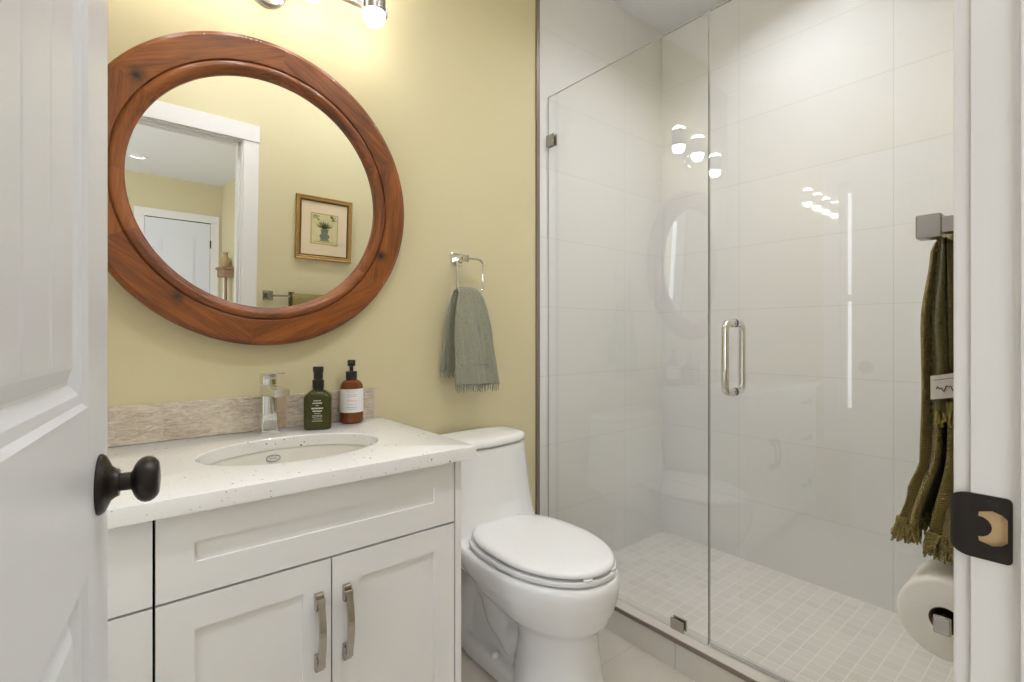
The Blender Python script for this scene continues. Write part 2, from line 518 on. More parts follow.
# plate outline as (y,z), counter-clockwise from the stop side; hole = D shape
outl = arc(0.0573, zc - 0.0245, 0.004, PI, 1.5 * PI) + [(0.080, zc - 0.0285), (0.080, zc + 0.0285)] + arc(0.0573, zc + 0.0245, 0.004, PI / 2, PI)
hole = [(.0563, zc - 0.010), (.0600, zc - .0135), (0.066, zc - 0.0155), (0.0745, zc - 0.0130)] + arc(0.0752, zc, 0.0090, -PI / 2, -1.5 * PI, 8) + [(0.0745, zc + 0.0130), (0.066, zc + 0.0155), (.0600, zc + .0135), (.0563, zc + 0.010)]


def annulus(bm, outer, hole, x):
    ov = [bm.verts.new((x, y, z)) for y, z in outer]; hv = [bm.verts.new((x, y, z)) for y, z in hole]
    es = [bm.edges.new((a[i], a[(i + 1) % len(a)])) for a in (ov, hv) for i in range(len(a))]
    bmesh.ops.triangle_fill(bm, edges=es, use_beauty=True)


annulus(m.bm, outl, hole, xo)
for lp in (outl, hole):
    m.loft([[(xo, y, z) for y, z in lp], [(JR - 0.0002, y, z) for y, z in lp]], cap=False)
bmesh.ops.remove_doubles(m.bm, verts=m.bm.verts, dist=1e-6)
# lip curling round the jamb edge onto the casing
lip = []
for k in range(7):
    a = k / 6
    hh = 0.0285 - 0.009 * a * a
    x = xo + 0.010 * a * a * 0.7; y = 0.080 + 0.0155 * math.sin(a * 1.35)
    lip.append([(x, y, zc - hh), (x, y, zc + hh), (x + .0016, y - .0006, zc + hh), (x + .0016, y - .0006, zc - hh)])
m.loft(lip)
p = m.build('plate', M['bronze'], smooth=True, angle=30); p.parent = st; p.location = (-JR, -0.06, -0.927)
m = MB()
m.box(JR + 0.007, JR + 0.0199, SY0, SY1, SZ0, SZ1)
m.box(JR + 0.0005, JR + 0.018, SY0 - 0.0006, SY0 + 0.0004, SZ0, SZ1).box(JR + 0.0005, JR + 0.018, SY1 - 0.0004, SY1 + 0.0006, SZ0, SZ1)
m.box(JR + 0.0005, JR + 0.018, SY0, SY1, SZ0 - 0.0006, SZ0 + 0.0004).box(JR + 0.0005, JR + 0.018, SY0, SY1, SZ1 - 0.0004, SZ1 + 0.0006)
p = m.build('mortise', M['rawwood'], st); p.location = (-JR, -0.06, -0.927); p['label'] = 'bare wood pocket behind the strike hole'
for zz in (zc + 0.0215, zc - 0.0215):
    m = MB().lathe([(0.0, 0.0), (0.0034, 0.0002), (0.0036, -0.0016)], (xo - 0.0002, 0.066, zz), '-X', 16)
    p = m.build('screw', M['black'], st, True); p.location = (-JR, -0.06, -0.927)

# ------------------------------------------------------------------ entry door (open)
DW, DT = 0.711, 0.035
door = thing('door_1', 'white panelled entry door standing open at the left edge', 'door', (-0.1240, 0.075, 0), kind='structure', rot=(0, 0, R(82.7)))
m = MB()
dz0, dz1 = 0.012, 2.032
xs = (0.122, DW - 0.122)
pans = ((0.25, 0.857), (1.027, 1.90))
m.box(0, xs[0], -DT, 0, dz0, dz1, 0.0015).box(xs[1], DW, -DT, 0, dz0, dz1, 0.0015)
for z0, z1 in ((dz0, pans[0][0]), (pans[0][1], pans[1][0]), (pans[1][1], dz1)): m.box(xs[0], xs[1], -DT, 0, z0, z1)
m.build('door_frame', M['doorp'], door)
for z0, z1 in pans:
    m = MB()
    for yf, sg in ((-DT, 1), (0.0, -1)):
        prof = [(0, 0), (0.005, 0.0042), (0.014, 0.0050), (0.025, 0.0110), (0.028, 0.0112), (0.042, 0.0048), (0.046, 0.0045)]
        rings = [[(xs[0] + i, yf + sg * d, z0 + i), (xs[1] - i, yf + sg * d, z0 + i), (xs[1] - i, yf + sg * d, z1 - i), (xs[0] + i, yf + sg * d, z1 - i)] for i, d in prof]
        m.loft(rings, cap=False)
        i = prof[-1][0]; a, b = xs[0] + i, xs[1] - i
        npl = 5; cols = [a]
        xx = []
        for k in range(npl):
            p0 = a + (b - a) * k / npl; p1 = a + (b - a) * (k + 1) / npl
            if k: xx += [(p0, 0.0075), (p0 + 0.0035, 0.0045)]
            else: xx += [(p0, 0.0045)]
            xx += [(p1 - 0.0035, 0.0045)] if k < npl - 1 else [(p1, 0.0045)]
        for (x0, d0), (x1, d1) in zip(xx, xx[1:]):
            m.poly([(x0, yf + sg * d0, z0 + i), (x1, yf + sg * d1, z0 + i), (x1, yf + sg * d1, z1 - i), (x0, yf + sg * d0, z1 - i)])
    m.build('panel', M['doorp'], door)
for sg in (-1, 1):
    y0 = -DT if sg < 0 else 0.0
    ax = '-Y' if sg < 0 else 'Y'
    k = (DW - 0.060, y0, 0.933)
    m = MB().lathe([(0.0005, -0.002), (0.0325, -0.002), (0.0335, 0.002), (0.031, 0.0055), (0.026, 0.008), (0.019, 0.011), (0.0155, 0.016), (0.0150, 0.018)], k, ax, 40)
    rs = m.build('rosette', M['bronze'], door, True)
    m = MB().lathe([(0.0100, 0.017), (0.0100, 0.0285), (0.0125, 0.0300), (0.0175, 0.0318), (0.0218, 0.0346), (0.0248, 0.0385), (0.0260, 0.0425), (0.0256, 0.0465), (0.0236, 0.0503), (0.0205, 0.0532), (0.0175, 0.0547), (0.0165, 0.0549), (0.008, 0.0558), (0.0, 0.0560)], k, ax, 40)
    m.build('door_knob', M['bronze'], door, True, 50)
    m = MB().lathe([(0.0, 0.0072), (0.0022, 0.0072), (0.0024, 0.006)], (k[0] + 0.0265, y0, k[2] - 0.006), ax, 12)
    m.build('rosette_screw', M['nickel'], rs, True)

# ------------------------------------------------------------------ window in the left wall
win = thing('window_1', 'white double-hung window in the left wall, seen only in reflections', 'window', (XL, (WY0 + WY1) / 2, WZ0), kind='structure')
wo = (-XL, -(WY0 + WY1) / 2, -WZ0)


def wpart(name, mb, mat, par=None, **k):
    o = mb.build(name, mat, par or win, **k)
    if par is None: o.location = wo
    return o


cw = 0.075
m = MB().box(XL, XL + 0.016, WY1, WY1 + cw, WZ0 - 0.02, WZ1, 0.002).box(XL, XL + 0.016, WY0 - cw, WY0, WZ0 - 0.02, WZ1, 0.002).box(XL, XL + 0.018, WY0 - cw - .008, WY1 + cw + .008, WZ1, WZ1 + 0.10, 0.002)
m.box(XL, XL + 0.016, WY0 - cw, WY1 + cw, WZ0 - 0.13, WZ0 - 0.025, 0.002)
wpart('casing', m, M['trim'])
wpart('sill', MB().box(XL - 0.09, XL + 0.035, WY0 - cw - 0.02, WY1 + cw + 0.02, WZ0 - 0.025, WZ0, 0.003), M['trim'])
m = MB()
for y0, y1 in ((WY0, WY0 + 0.028), (WY1 - 0.028, WY1)): m.box(XL - 0.085, XL - 0.045, y0, y1, WZ0, WZ1)
zm = 1.32
for z0, z1 in ((WZ0, WZ0 + 0.06), (zm - 0.02, zm + 0.02), (WZ1 - 0.045, WZ1)): m.box(XL - 0.085, XL - 0.045, WY0 + 0.028, WY1 - 0.028, z0, z1)
wpart('sash', m, M['trim'])
for z0, z1 in ((WZ0 + 0.06, zm - 0.02), (zm + 0.02, WZ1 - 0.045)):
    wpart('pane', MB().box(XL - 0.068, XL - 0.062, WY0 + 0.028, WY1 - 0.028, z0, z1), M['pane'])
pl = bpy.data.lights.new('window_portal', 'AREA'); pl.shape = 'RECTANGLE'; pl.size = WY1 - WY0; pl.size_y = WZ1 - WZ0
pl.cycles.is_portal = True
po = bpy.data.objects.new('window_portal', pl); C.objects.link(po)
po.location = (XL - 0.11, (WY0 + WY1) / 2, (WZ0 + WZ1) / 2); po.rotation_euler = (PI / 2, 0, -PI / 2)

# ------------------------------------------------------------------ hall beyond the doorway (seen in the mirror, lights the room)
hx0, hx1 = -1.6, 1.16
struct('floor_hall', MB().box(hx0 - .1, hx1 + .1, HY - .1, YH, -0.1, -0.001), M['carpet'], 'grey floor of the hall behind the doorway', 'floor')
struct('ceiling_hall', ceiling_mesh(hx0 - .1, hx1 + .1, HY - .1, YH, HZ, CANS['hall']), M['ceil'], 'white hall ceiling with a downlight, seen in the mirror', 'ceiling')
struct('wall_hall_far', MB().box(hx0 - .1, hx1 + .1, HY - .1, HY, 0, HZ), M['yellow'], 'yellow hall wall around the far door, seen in the mirror', 'wall')
struct('wall_hall_right', MB().box(hx1, hx1 + .1, HY, YH, 0, HZ), M['yellow'], 'yellow side wall of the hall, sliver in the mirror', 'wall')
hl = MB()
HWY = (-2.9, -0.9); HWZ = (0.5, 2.2)
hl.box(hx0 - .1, hx0, HY, HWY[0], 0, HZ).box(hx0 - .1, hx0, HWY[1], YH, 0, HZ).box(hx0 - .1, hx0, HWY[0], HWY[1], 0, HWZ[0]).box(hx0 - .1, hx0, HWY[0], HWY[1], HWZ[1], HZ)
struct('wall_hall_left', hl, M['yellow'], 'yellow hall wall with the added fill window, out of view', 'wall')
w2 = thing('fill_window', 'wide unseen window added to light the hall and bathroom', 'window', (hx0, -1.9, 0.5), kind='structure')  # unseen window added so daylight through the hall brightens the room
m = MB().box(hx0 - .08, hx0 - .04, HWY[0], HWY[0] + .05, *HWZ).box(hx0 - .08, hx0 - .04, HWY[1] - .05, HWY[1], *HWZ).box(hx0 - .08, hx0 - .04, -1.93, -1.87, *HWZ)
m.box(hx0 - .08, hx0 - .04, HWY[0], HWY[1], HWZ[0], HWZ[0] + .05).box(hx0 - .08, hx0 - .04, HWY[0], HWY[1], HWZ[1] - .05, HWZ[1])
p = m.build('sash', M['trim'], w2); p.location = (-hx0, 1.9, -0.5)
p = MB().box(hx0 - .063, hx0 - .057, HWY[0] + .05, HWY[1] - .05, HWZ[0] + .05, HWZ[1] - .05).build('pane', M['pane'], w2); p.location = (-hx0, 1.9, -0.5)
pl = bpy.data.lights.new('fill_window_portal', 'AREA'); pl.shape = 'RECTANGLE'; pl.size = 2.0; pl.size_y = 1.7; pl.cycles.is_portal = True
po = bpy.data.objects.new('fill_window_portal', pl); C.objects.link(po); po.location = (hx0 - 0.11, -1.9, 1.35); po.rotation_euler = (PI / 2, 0, -PI / 2)

hd = thing('door_2', 'white panelled door at the far end of the hall, in the mirror', 'door', (0.44, HY, 0), kind='structure')
HO = (-0.44, -HY, 0)
HDX0, HDX1 = 0.44, 1.042


def hpart(name, mb, mat, **k):
    o = mb.build(name, mat, hd, **k); o.location = HO; return o


c = casing(HDX0 - 0.004, HDX1 + 0.004, 2.04, HY, HY + 0.016, 0.085, 0.085)
c.box(HDX0 - 0.004, HDX0 - 0.001, HY, HY + 0.006, 0, 2.04)
hpart('casing', c, M['trim'])
hpart('gap_shade', MB().box(HDX0 - 0.004, HDX1 + 0.004, HY, HY + 0.0015, 0, 2.04), M['shadow'])  # dark sheet painting the shade round the hall door
m = MB()
a0, a1 = HDX0 + 0.12, HDX1 - 0.12
m.box(HDX0, a0, HY + .002, HY + .012, 0.01, 2.03).box(a1, HDX1, HY + .002, HY + .012, 0.01, 2.03)
m.box(a0, a1, HY + .002, HY + .012, 0.01, 0.25).box(a0, a1, HY + .002, HY + .012, 0.86, 1.03).box(a0, a1, HY + .002, HY + .012, 1.91, 2.03)
n = 12                                             # arched top rail
for k in range(n):
    x0, x1 = a0 + (a1 - a0) * k / n, a0 + (a1 - a0) * (k + 1) / n
    f = lambda x: 1.86 + 0.05 * math.sin(PI * (x - a0) / (a1 - a0))
    m.loft([[(x0, y, f(x0)), (x1, y, f(x1)), (x1, y, 1.911), (x0, y, 1.911)] for y in (HY + .002, HY + .012)])
m.box(a0, a1, HY + .002, HY + .005, 0.25, 1.911)
m.box(a0 + .035, a1 - .035, HY + .005, HY + .010, 0.285, 0.825, 0.004)
m.box(a0 + .035, a1 - .035, HY + .005, HY + .010, 1.065, 1.83, 0.004)
hpart('door_slab', m, M['doorp'])
for zz in (0.25, 1.80):
    hpart('hinge', MB().box(HDX1 - 0.004, HDX1 + 0.010, HY + .010, HY + .022, zz - 0.045, zz + 0.045, 0.002), M['bronze'])
m = MB().lathe([(0.0, 0), (0.03, 0), (0.03, .006), (0.011, .012), (0.011, .03), (0.025, .036), (0.026, .05), (0.0, .058)], (HDX0 + 0.06, HY + .012, 0.93), 'Y', 24)
hpart('door_knob', m, M['bronze'], smooth=True)

# rustic stand at the hall's end, a sliver in the mirror
rs = thing('display_easel', 'rustic wooden easel with pale legs beside the far hall door', 'easel', (1.10, -2.95, 0))
for dx, dy, mat in ((-0.02, 0.10, 'rustic'), (-0.02, -0.10, 'trim'), (0.04, 0.0, 'bronze')):
    MB().tube([(dx, dy, 0), (0.0, dy * 0.2, 1.42)], 0.013, 10).build('leg', M[mat], rs, True)
MB().box(-0.05, 0.045, -0.16, 0.16, 1.42, 1.50, 0.006).box(-0.065, 0.05, -0.18, 0.18, 1.50, 1.525, 0.004).build('top_shelf', M['rustic'], rs)
tag(MB().lathe([(0, 0), (.035, 0), (.05, .03), (.045, .08), (.02, .13), (.028, .16), (.0, .165)], (0, 0, 0), 'Z', 28).build('stoneware_jug', M['tanp'], None, True, origin=(0, 0, 0)), 'small tan jug on the easel shelf in the hall', 'jug').location = (1.10, -2.95, 1.525)


# ------------------------------------------------------------------ downlights
def downlight(x, y, z, label, lens, depth=0.10, r=CAN_R):
    t = thing('recessed_downlight', label, 'ceiling light', (x, y, z), group='recessed downlights')
    MB().lathe([(r - .001, 0.0), (r - .001, -0.004), (r + 0.004, -0.007), (r + 0.020, -0.005), (r + 0.024, -0.0005)], (0, 0, 0), 'Z', 40, cap=False).build('trim_ring', M['trim'], t, True)
    MB().lathe([(r - .0005, 0.0), (r - .0005, depth + .004)], (0, 0, 0), 'Z', 40, cap=False).build('baffle', M['baffle'], t, True)
    MB().lathe([(0.0, depth), (r - .001, depth), (r - .001, depth + .003)], (0, 0, 0), 'Z', 40, cap=True).build('lens', M[lens], t)
    return t


downlight(1.90, 0.80, ZC, 'round white downlight in the ceiling over the shower', 'lamp_sh', .035)
downlight(0.42, 0.45, ZC, 'unseen fill downlight added to the bathroom ceiling before the vanity', 'lamp_fill', .015)  # unseen, added to brighten the room around the vanity
downlight(1.12, 0.45, ZC, 'unseen fill downlight added to the bathroom ceiling near the shower glass', 'lamp_fill', .015)  # unseen, added to lift the shower tile and toilet
downlight(0.33, -2.75, HZ, 'round lit downlight near the far hall door, in the mirror', 'lamp_ha', .02)
downlight(0.30, -0.95, HZ, 'added fill downlight in the hall ceiling outside the doorway', 'lamp_ha', .02)  # extra hall downlight, added as fill through the doorway

# ------------------------------------------------------------------ vanity cabinet
VX0, VX1 = -0.345, 0.689
FY, BY = 1.037, 1.057                   # front face of doors, front of the carcass
van = thing('vanity_cabinet', 'white shaker vanity cabinet under the speckled quartz top', 'vanity', (0.17, 1.30, 0))
VO = (-0.17, -1.30, 0)


def vp(name, mb, mat, par=None, **k):
    o = mb.build(name, mat, par or van, **k)
    if par is None: o.location = VO
    return o


m = MB().box(VX0, VX0 + .016, BY, YW - .001, 0.10, 0.7895).box(.653, .6705, BY, YW - .001, 0.10, 0.7895).box(.052, .068, BY, YW - .001, .10, .7895)
m.box(VX0 + .016, .052, BY, YW - .001, .10, .116).box(.068, .653, BY, YW - .001, .10, .116).box(VX0 + .016, .653, YW - .012, YW - .0015, .116, .7895)
m.box(VX0 + .016, .653, BY, BY + .018, .60, .7895).box(VX0 + .016, .052, BY, BY + .018, .116, .60).box(.350, .376, BY, BY + .018, .116, .60)
vp('carcass', m, M['shadow'])
vp('side_panel', MB().box(0.671, VX1, FY + 0.001, YW - .001, 0, 0.7895, 0.001), M['cab'])
vp('left_panel', MB().box(VX0 - 0.004, VX0, FY + 0.001, YW - .001, 0, 0.7895), M['cab'])
vp('toe_kick', MB().box(VX0, 0.671, BY + 0.045, BY + 0.059, 0, 0.098), M['cab'])


def shaker(x0, x1, z0, z1, s=0.057, r=None, dp=0.005):
    r = s if r is None else r
    m = MB()
    m.box(x0, x0 + s, FY, BY, z0, z1).box(x1 - s, x1, FY, BY, z0, z1)
    m.box(x0 + s, x1 - s, FY, BY, z0, z0 + r).box(x0 + s, x1 - s, FY, BY, z1 - r, z1)
    m.box(x0 + s, x1 - s, FY + dp, BY, z0 + r, z1 - r)
    return m


def pull(c, vertical=True, L=0.158):
    """arched bar pull with stepped square feet"""
    m = MB(); h = L / 2; w = 0.0085
    pr = []
    for k in range(13):
        t = -1 + 2 * k / 12
        z = t * (h - 0.016); y = -0.016 - 0.013 * (1 - t * t)
        th = 0.0035
        pr.append((z, y, th))
    rings = [[(-w * .8, y - th, z), (w * .8, y - th, z), (w * .8, y + th, z), (-w * .8, y + th, z)] for z, y, th in pr]
    m.loft(rings)
    for s in (-1, 1):
        z1 = s * h; z0 = s * (h - 0.034)
        m.box(-w, w, -0.012, 0, min(z0, z1), max(z0, z1), 0.0012, 1)
        m.box(-w * 1.05, w * 1.05, -0.019, -0.010, min(s * (h - .008), s * (h - 0.030)), max(s * (h - .008), s * (h - 0.030)), 0.0012, 1)
    if not vertical: bmesh.ops.rotate(m.bm, verts=m.bm.verts, cent=(0, 0, 0), matrix=Matrix.Rotation(PI / 2, 3, 'Y'))
    bmesh.ops.translate(m.bm, verts=m.bm.verts, vec=Vector(c))
    return m


vp('false_drawer_front', shaker(0.0645, 0.6665, 0.637, 0.7885, 0.056, 0.0575), M['cab'])
for x0, x1, hx in ((0.0645, 0.3625, 0.3365), (0.3655, 0.6665, 0.3945)):
    d = vp('cabinet_door', shaker(x0, x1, 0.105, 0.632, 0.0565), M['cab'])
    vp('handle', pull((hx, FY, 0.491)), M['satin'], d)
zs = [(0.637, 0.7885), (0.375, 0.632), (0.105, 0.370)]
for z0, z1 in zs:
    d = vp('drawer', shaker(VX0 + 0.003, 0.0602, z0, z1, 0.056), M['cab'])
    vp('handle', pull(((VX0 + 0.06) / 2, FY, (z0 + z1) / 2), False), M['satin'], d)

# worktop with an oval cut-out
CX0, CX1, CY0, CY1, CZ0, CZ1 = -0.362, 0.7194, 1.0156, 1.588, 0.790, 0.821
SX, SY, SA, SB = 0.361, 1.287, 0.2075, 0.149
angs = sorted([2 * PI * k / 96 for k in range(96)] + [math.atan2(y - SY, x - SX) % (2 * PI) for x in (CX0, CX1) for y in (CY0, CY1)])


def rect_hit(a):
    dx, dy = math.cos(a), math.sin(a)
    t = min([((CX1 - SX) / dx) if dx > 1e-9 else ((CX0 - SX) / dx) if dx < -1e-9 else 9, ((CY1 - SY) / dy) if dy > 1e-9 else ((CY0 - SY) / dy) if dy < -1e-9 else 9])
    return SX + dx * t, SY + dy * t


def ell(a, k=1.0, dz=0):
    # ellipse point in direction a
    t = 1 / math.sqrt((math.cos(a) / SA) ** 2 + (math.sin(a) / SB) ** 2)
    return SX + math.cos(a) * t * k, SY + math.sin(a) * t * k


def inset(p, e):
    return (min(max(p[0], CX0 + e), CX1 - e), min(max(p[1], CY0 + e), CY1 - e))


m = MB()
ro = [rect_hit(a) for a in angs]; re = [ell(a) for a in angs]; re2 = [ell(a, 1.012) for a in angs]
b = 0.003
m.loft([[(x, y, CZ1) for x, y in re2], [(*inset(q, b), CZ1) for q in ro], [(*inset(q, b * .3), CZ1 - b * .3) for q in ro], [(x, y, CZ1 - b) for x, y in ro], [(x, y, CZ0) for x, y in ro],
        [(x, y, CZ0) for x, y in re], [(x, y, CZ1 - 0.0025) for x, y in re], [(x, y, CZ1) for x, y in re2]], cap=False)
bmesh.ops.remove_doubles(m.bm, verts=m.bm.verts, dist=1e-6)
tag(m.build('countertop', M['quartz'], smooth=True, angle=30), 'white speckled quartz worktop with an oval sink cut-out', 'countertop')

sink = thing('sink_basin', 'oval cream undermount sink basin set below the quartz worktop', 'sink', (SX, SY, CZ0))
n = 72
rings = []
for k, dz in ((1.10, -0.0005), (1.03, -0.0005), (1.015, -0.004), (1.01, -0.02), (0.985, -0.05), (0.93, -0.085), (0.82, -0.115), (0.64, -0.135), (0.40, -0.146), (0.12, -0.150)):
    rings.append([(SA * k * math.cos(2 * PI * i / n), SB * k * math.sin(2 * PI * i / n), dz) for i in range(n)])
outer = [[(SA * k * math.cos(2 * PI * i / n), SB * k * math.sin(2 * PI * i / n), dz) for i in range(n)] for k, dz in ((0.12, -0.162), (0.42, -0.158), (0.68, -0.147), (0.87, -0.125), (0.98, -0.09), (1.04, -0.05), (1.10, -0.012), (1.10, -0.0005))]
m = MB().loft(rings + outer, cap=False)
bmesh.ops.remove_doubles(m.bm, verts=m.bm.verts, dist=1e-6)
m.build('bowl', M['basin'], sink, True, 50)
MB().lathe([(0.0, -0.147), (0.018, -0.147), (0.024, -0.1465), (0.026, -0.1485), (0.026, -0.166)], (0, 0, 0), 'Z', 32).build('drain', M['chrome'], sink, True)
# thin oval maker's mark printed on the inside of the back
def onbowl(x, z, e=-.0012):
    kk = 1.012 - .002 * (z / -.02) if z > -.02 else 1.01 - .025 * ((z + .02) / -.03)
    return (x, SB * kk * math.sqrt(max(0, 1 - (x / (SA * kk)) ** 2)) + e, z)


MB().tube([onbowl(-.014 + .0175 * math.cos(2 * PI * k / 32), -.0235 + .0085 * math.sin(2 * PI * k / 32)) for k in range(32)], .0007, 6, True).build('oval_mark', M['ink'], sink)
MB().tube([onbowl(-.014 - .009 + .018 * k / 24, -.0235 + .0022 * math.sin(k * 1.7)) for k in range(25)], .00045, 5).build('oval_mark_script', M['inkblue'], sink)

# ------------------------------------------------------------------ backsplash
tag(MB().box(-0.362, 0.716, 1.575, YW - .0005, CZ1 + .0005, 0.920, 0.0012, 1).build('backsplash', M['weather']), 'strip of weathered wood-look tile behind the sink', 'backsplash')

# ------------------------------------------------------------------ faucet
fa = thing('faucet', 'square chrome single-lever faucet behind the oval sink', 'faucet', (0.3560, 1.528, CZ1))


def sq(hx, hy, z, cy=0.0):
    r = 0.004
    pts = []
    for cx_, cy_, a0 in ((hx - r, hy - r, 0), (-hx + r, hy - r, PI / 2), (-hx + r, -hy + r, PI), (hx - r, -hy + r, 1.5 * PI)):
        for k in range(4):
            a = a0 + PI / 2 * k / 3
            pts.append((cx_ + r * math.cos(a), cy + cy_ + r * math.sin(a), z))
    return pts


MB().loft([sq(.026, .026, 0), sq(.026, .026, .004), sq(.022, .023, .006), sq(.0195, .022, .06), sq(.0185, .021, .132)]).build('body', M['chrome'], fa, True)
MB().loft([[(x, y, z) for x, y, z in r] for r in (
    [(-.0185, -.005, .106), (.0185, -.005, .106), (.0185, -.005, .136), (-.0185, -.005, .136)],
    [(-.0185, -.06, .110), (.0185, -.06, .110), (.0185, -.06, .136), (-.0185, -.06, .136)],
    [(-.0185, -.145, .116), (.0185, -.145, .116), (.0185, -.145, .134), (-.0185, -.145, .134)])]).build('spout', M['chrome'], fa)
MB().lathe([(.0, 0), (.010, 0), (.0105, .004), (.0, .0045)], (0, -.132, .1125), 'Z', 20).build('aerator', M['satin'], fa, True)
lv = MB().loft([sq(.0185, .021, .138), sq(.0185, .021, .166), sq(.0175, .020, .168)]).build('lever_base', M['chrome'], fa, True)
MB().loft([[(-.017, .02, .160), (.017, .02, .160), (.017, .02, .1665), (-.017, .02, .1665)], [(-.015, -.115, .174), (.015, -.115, .174), (.015, -.115, .178), (-.015, -.115, .178)]]).build('lever', M['chrome'], lv)

# ------------------------------------------------------------------ soap bottles
gb = thing('soap_bottle', 'square olive-green glass bottle with black pump beside the faucet', 'bottle', (0.489, 1.507, CZ1), rot=(0, 0, R(-22)))


def rsq(h, z, r=0.012, n=6):
    r = min(r, h * 0.95)
    pts = []
    for sx, sy, a0 in ((1, 1, 0), (-1, 1, PI / 2), (-1, -1, PI), (1, -1, 1.5 * PI)):
        for k in range(n):
            a = a0 + PI / 2 * k / (n - 1)
            pts.append((sx * (h - r) + r * math.cos(a), sy * (h - r) + r * math.sin(a), z))
    return pts


MB().loft([rsq(.0350, .0), rsq(.0380, .003), rsq(.0380, .092), rsq(.0355, .100), rsq(.025, .110), rsq(.015, .117, .0148), rsq(.015, .127, .0148)]).build('bottle_body', M['gbottle'], gb, True, 50)
MB().lathe([(0.0160, .1195), (.0165, .122), (.0165, .143), (.0155, .145), (.0, .145)], (0, 0, 0), 'Z', 32).build('collar', M['black'], gb, True)
MB().lathe([(.0125, .145), (.0135, .150), (.0135, .166), (.0150, .168), (.0155, .181), (.014, .184), (.0, .184)], (0, 0, 0), 'Z', 32).build('pump_head', M['black'], gb, True)
m = MB()
yy = -0.0383
for i, (w, z, h) in enumerate(((.020, .086, .0022), (.026, .079, .0030), (.008, .072, .0016), (.032, .064, .0042), (.026, .056, .0036), (.018, .049, .0018), (.028, .043, .0014), (.028, .039, .0014), (.024, .033, .0014), (.028, .027, .0018))):
    # broken rows of tiny print
    x = -w / 2
    while x < w / 2:
        l = random.uniform(.0016, .0042)
        m.box(x, min(x + l, w / 2), yy - .0003, yy + .0003, z - h / 2, z + h / 2); x += l + .0009
m.build('printed_text', M['inkwhite'], gb)
m = MB()
ab = thing('soap_bottle', 'round amber bottle with white label and black pump near the worktop end', 'bottle', (0.602, 1.536, CZ1), rot=(0, 0, R(-21)))
MB().lathe([(.0, 0), (.031, 0), (.0352, .004), (.0358, .008), (.0358, .110), (.034, .120), (.0285, .130), (.019, .136), (.0145, .138), (.0145, .144)], (0, 0, 0), 'Z', 44).build('bottle_body', M['abottle'], ab, True, 50)
MB().lathe([(.0365 - .0004, .036), (.0365, .036), (.0365, .109), (.0365 - .0004, .109)], (0, 0, 0), 'Z', 44, closed=True).build('paper_label', M['label'], ab, True)
for mat, rows in (('inkpink', ((.024, .100, .0014), (.030, .092, .002), (.034, .072, .0014), (.026, .075, .0012))), ('inkblue', ((.036, .104, .0014), (.030, .086, .0014), (.028, .062, .0012), (.032, .053, .002), (.03, .047, .0014)))):
    m = MB()
    for w, z, h in rows:
        x = -w / 2
        while x < w / 2:
            l = random.uniform(.002, .005); x1 = min(x + l, w / 2)
            pts = []
            for xx_ in (x, x1):
                a = xx_ / .0367
                pts.append((.0367 * math.sin(a), -.0367 * math.cos(a)))
            m.poly([(pts[0][0], pts[0][1], z - h / 2), (pts[1][0], pts[1][1], z - h / 2), (pts[1][0], pts[1][1], z + h / 2), (pts[0][0], pts[0][1], z + h / 2)])
            x = x1 + .0008
    m.build('label_print', M[mat], ab)
MB().lathe([(.0165, .1375), (.0175, .139), (.0175, .160), (.016, .163), (.0, .163)], (0, 0, 0), 'Z', 32).build('collar', M['black'], ab, True)
m = MB().lathe([(.006, .163), (.006, .178), (.012, .180), (.0125, .196), (.010, .199), (.0, .199)], (0, 0, 0), 'Z', 24)
m.tube([(0, 0, .190), (.0, -.016, .1905), (0, -.020, .188)], [.0055, .005, .0045], 10)
m.build('pump_head', M['black'], ab, True)

# ------------------------------------------------------------------ round mirror
mir = thing('wall_mirror', 'large round mirror in a chunky reddish wood ring frame', 'mirror', (0.3575, 1.5690, 1.5030), rot=(R(1.9), 0, R(0.72)))
prof = [(.422, 0), (.430, .004), (.4335, .010), (.4335, .027), (.4315, .0315), (.4275, .0335), (.4245, .0345), (.4235, .0375), (.4205, .0395), (.4185, .0397), (.4165, .0397), (.3645, .0397), (.3625, .0397), (.3608, .0394), (.3600, .0385), (.3590, .0335), (.3575, .0335),
        (.3565, .0385), (.3535, .0425), (.3475, .0455), (.3400, .0450), (.3340, .0410), (.3295, .0355), (.3275, .0300), (.3240, .0285), (.3240, 0)]
MB().lathe(prof, (0, 0, 0), '-Y', 160, closed=True).build('frame', M['wood'], mir, True, 55)
MB().lathe([(0.0, .020), (.330, .020), (.330, .0235), (0.0, .0235)], (0, 0, 0), '-Y', 128, cap=False).build('mirror_glass', M['mirror'], mir)
for k, deg in enumerate((93, 94.5, 96.2, 98, 99.3, 112, 64, 57, 41)):       # scuffed paint nicks along the upper rim
    a = R(deg); m = MB()
    r0 = .4235 + random.uniform(-.001, .001); l = random.uniform(.002, .008)
    m.loft([[((r0 - dr) * math.cos(a + da), y, (r0 - dr) * math.sin(a + da)) for dr, da, y in ((0, 0, -.0383 - e), (0, l / .42, -.0383 - e), (.002, l / .42, -.0394 - e), (.002, 0, -.0394 - e))] for e in (0, .0006)])
    p = m.build('worn_nick', M['label'], mir)

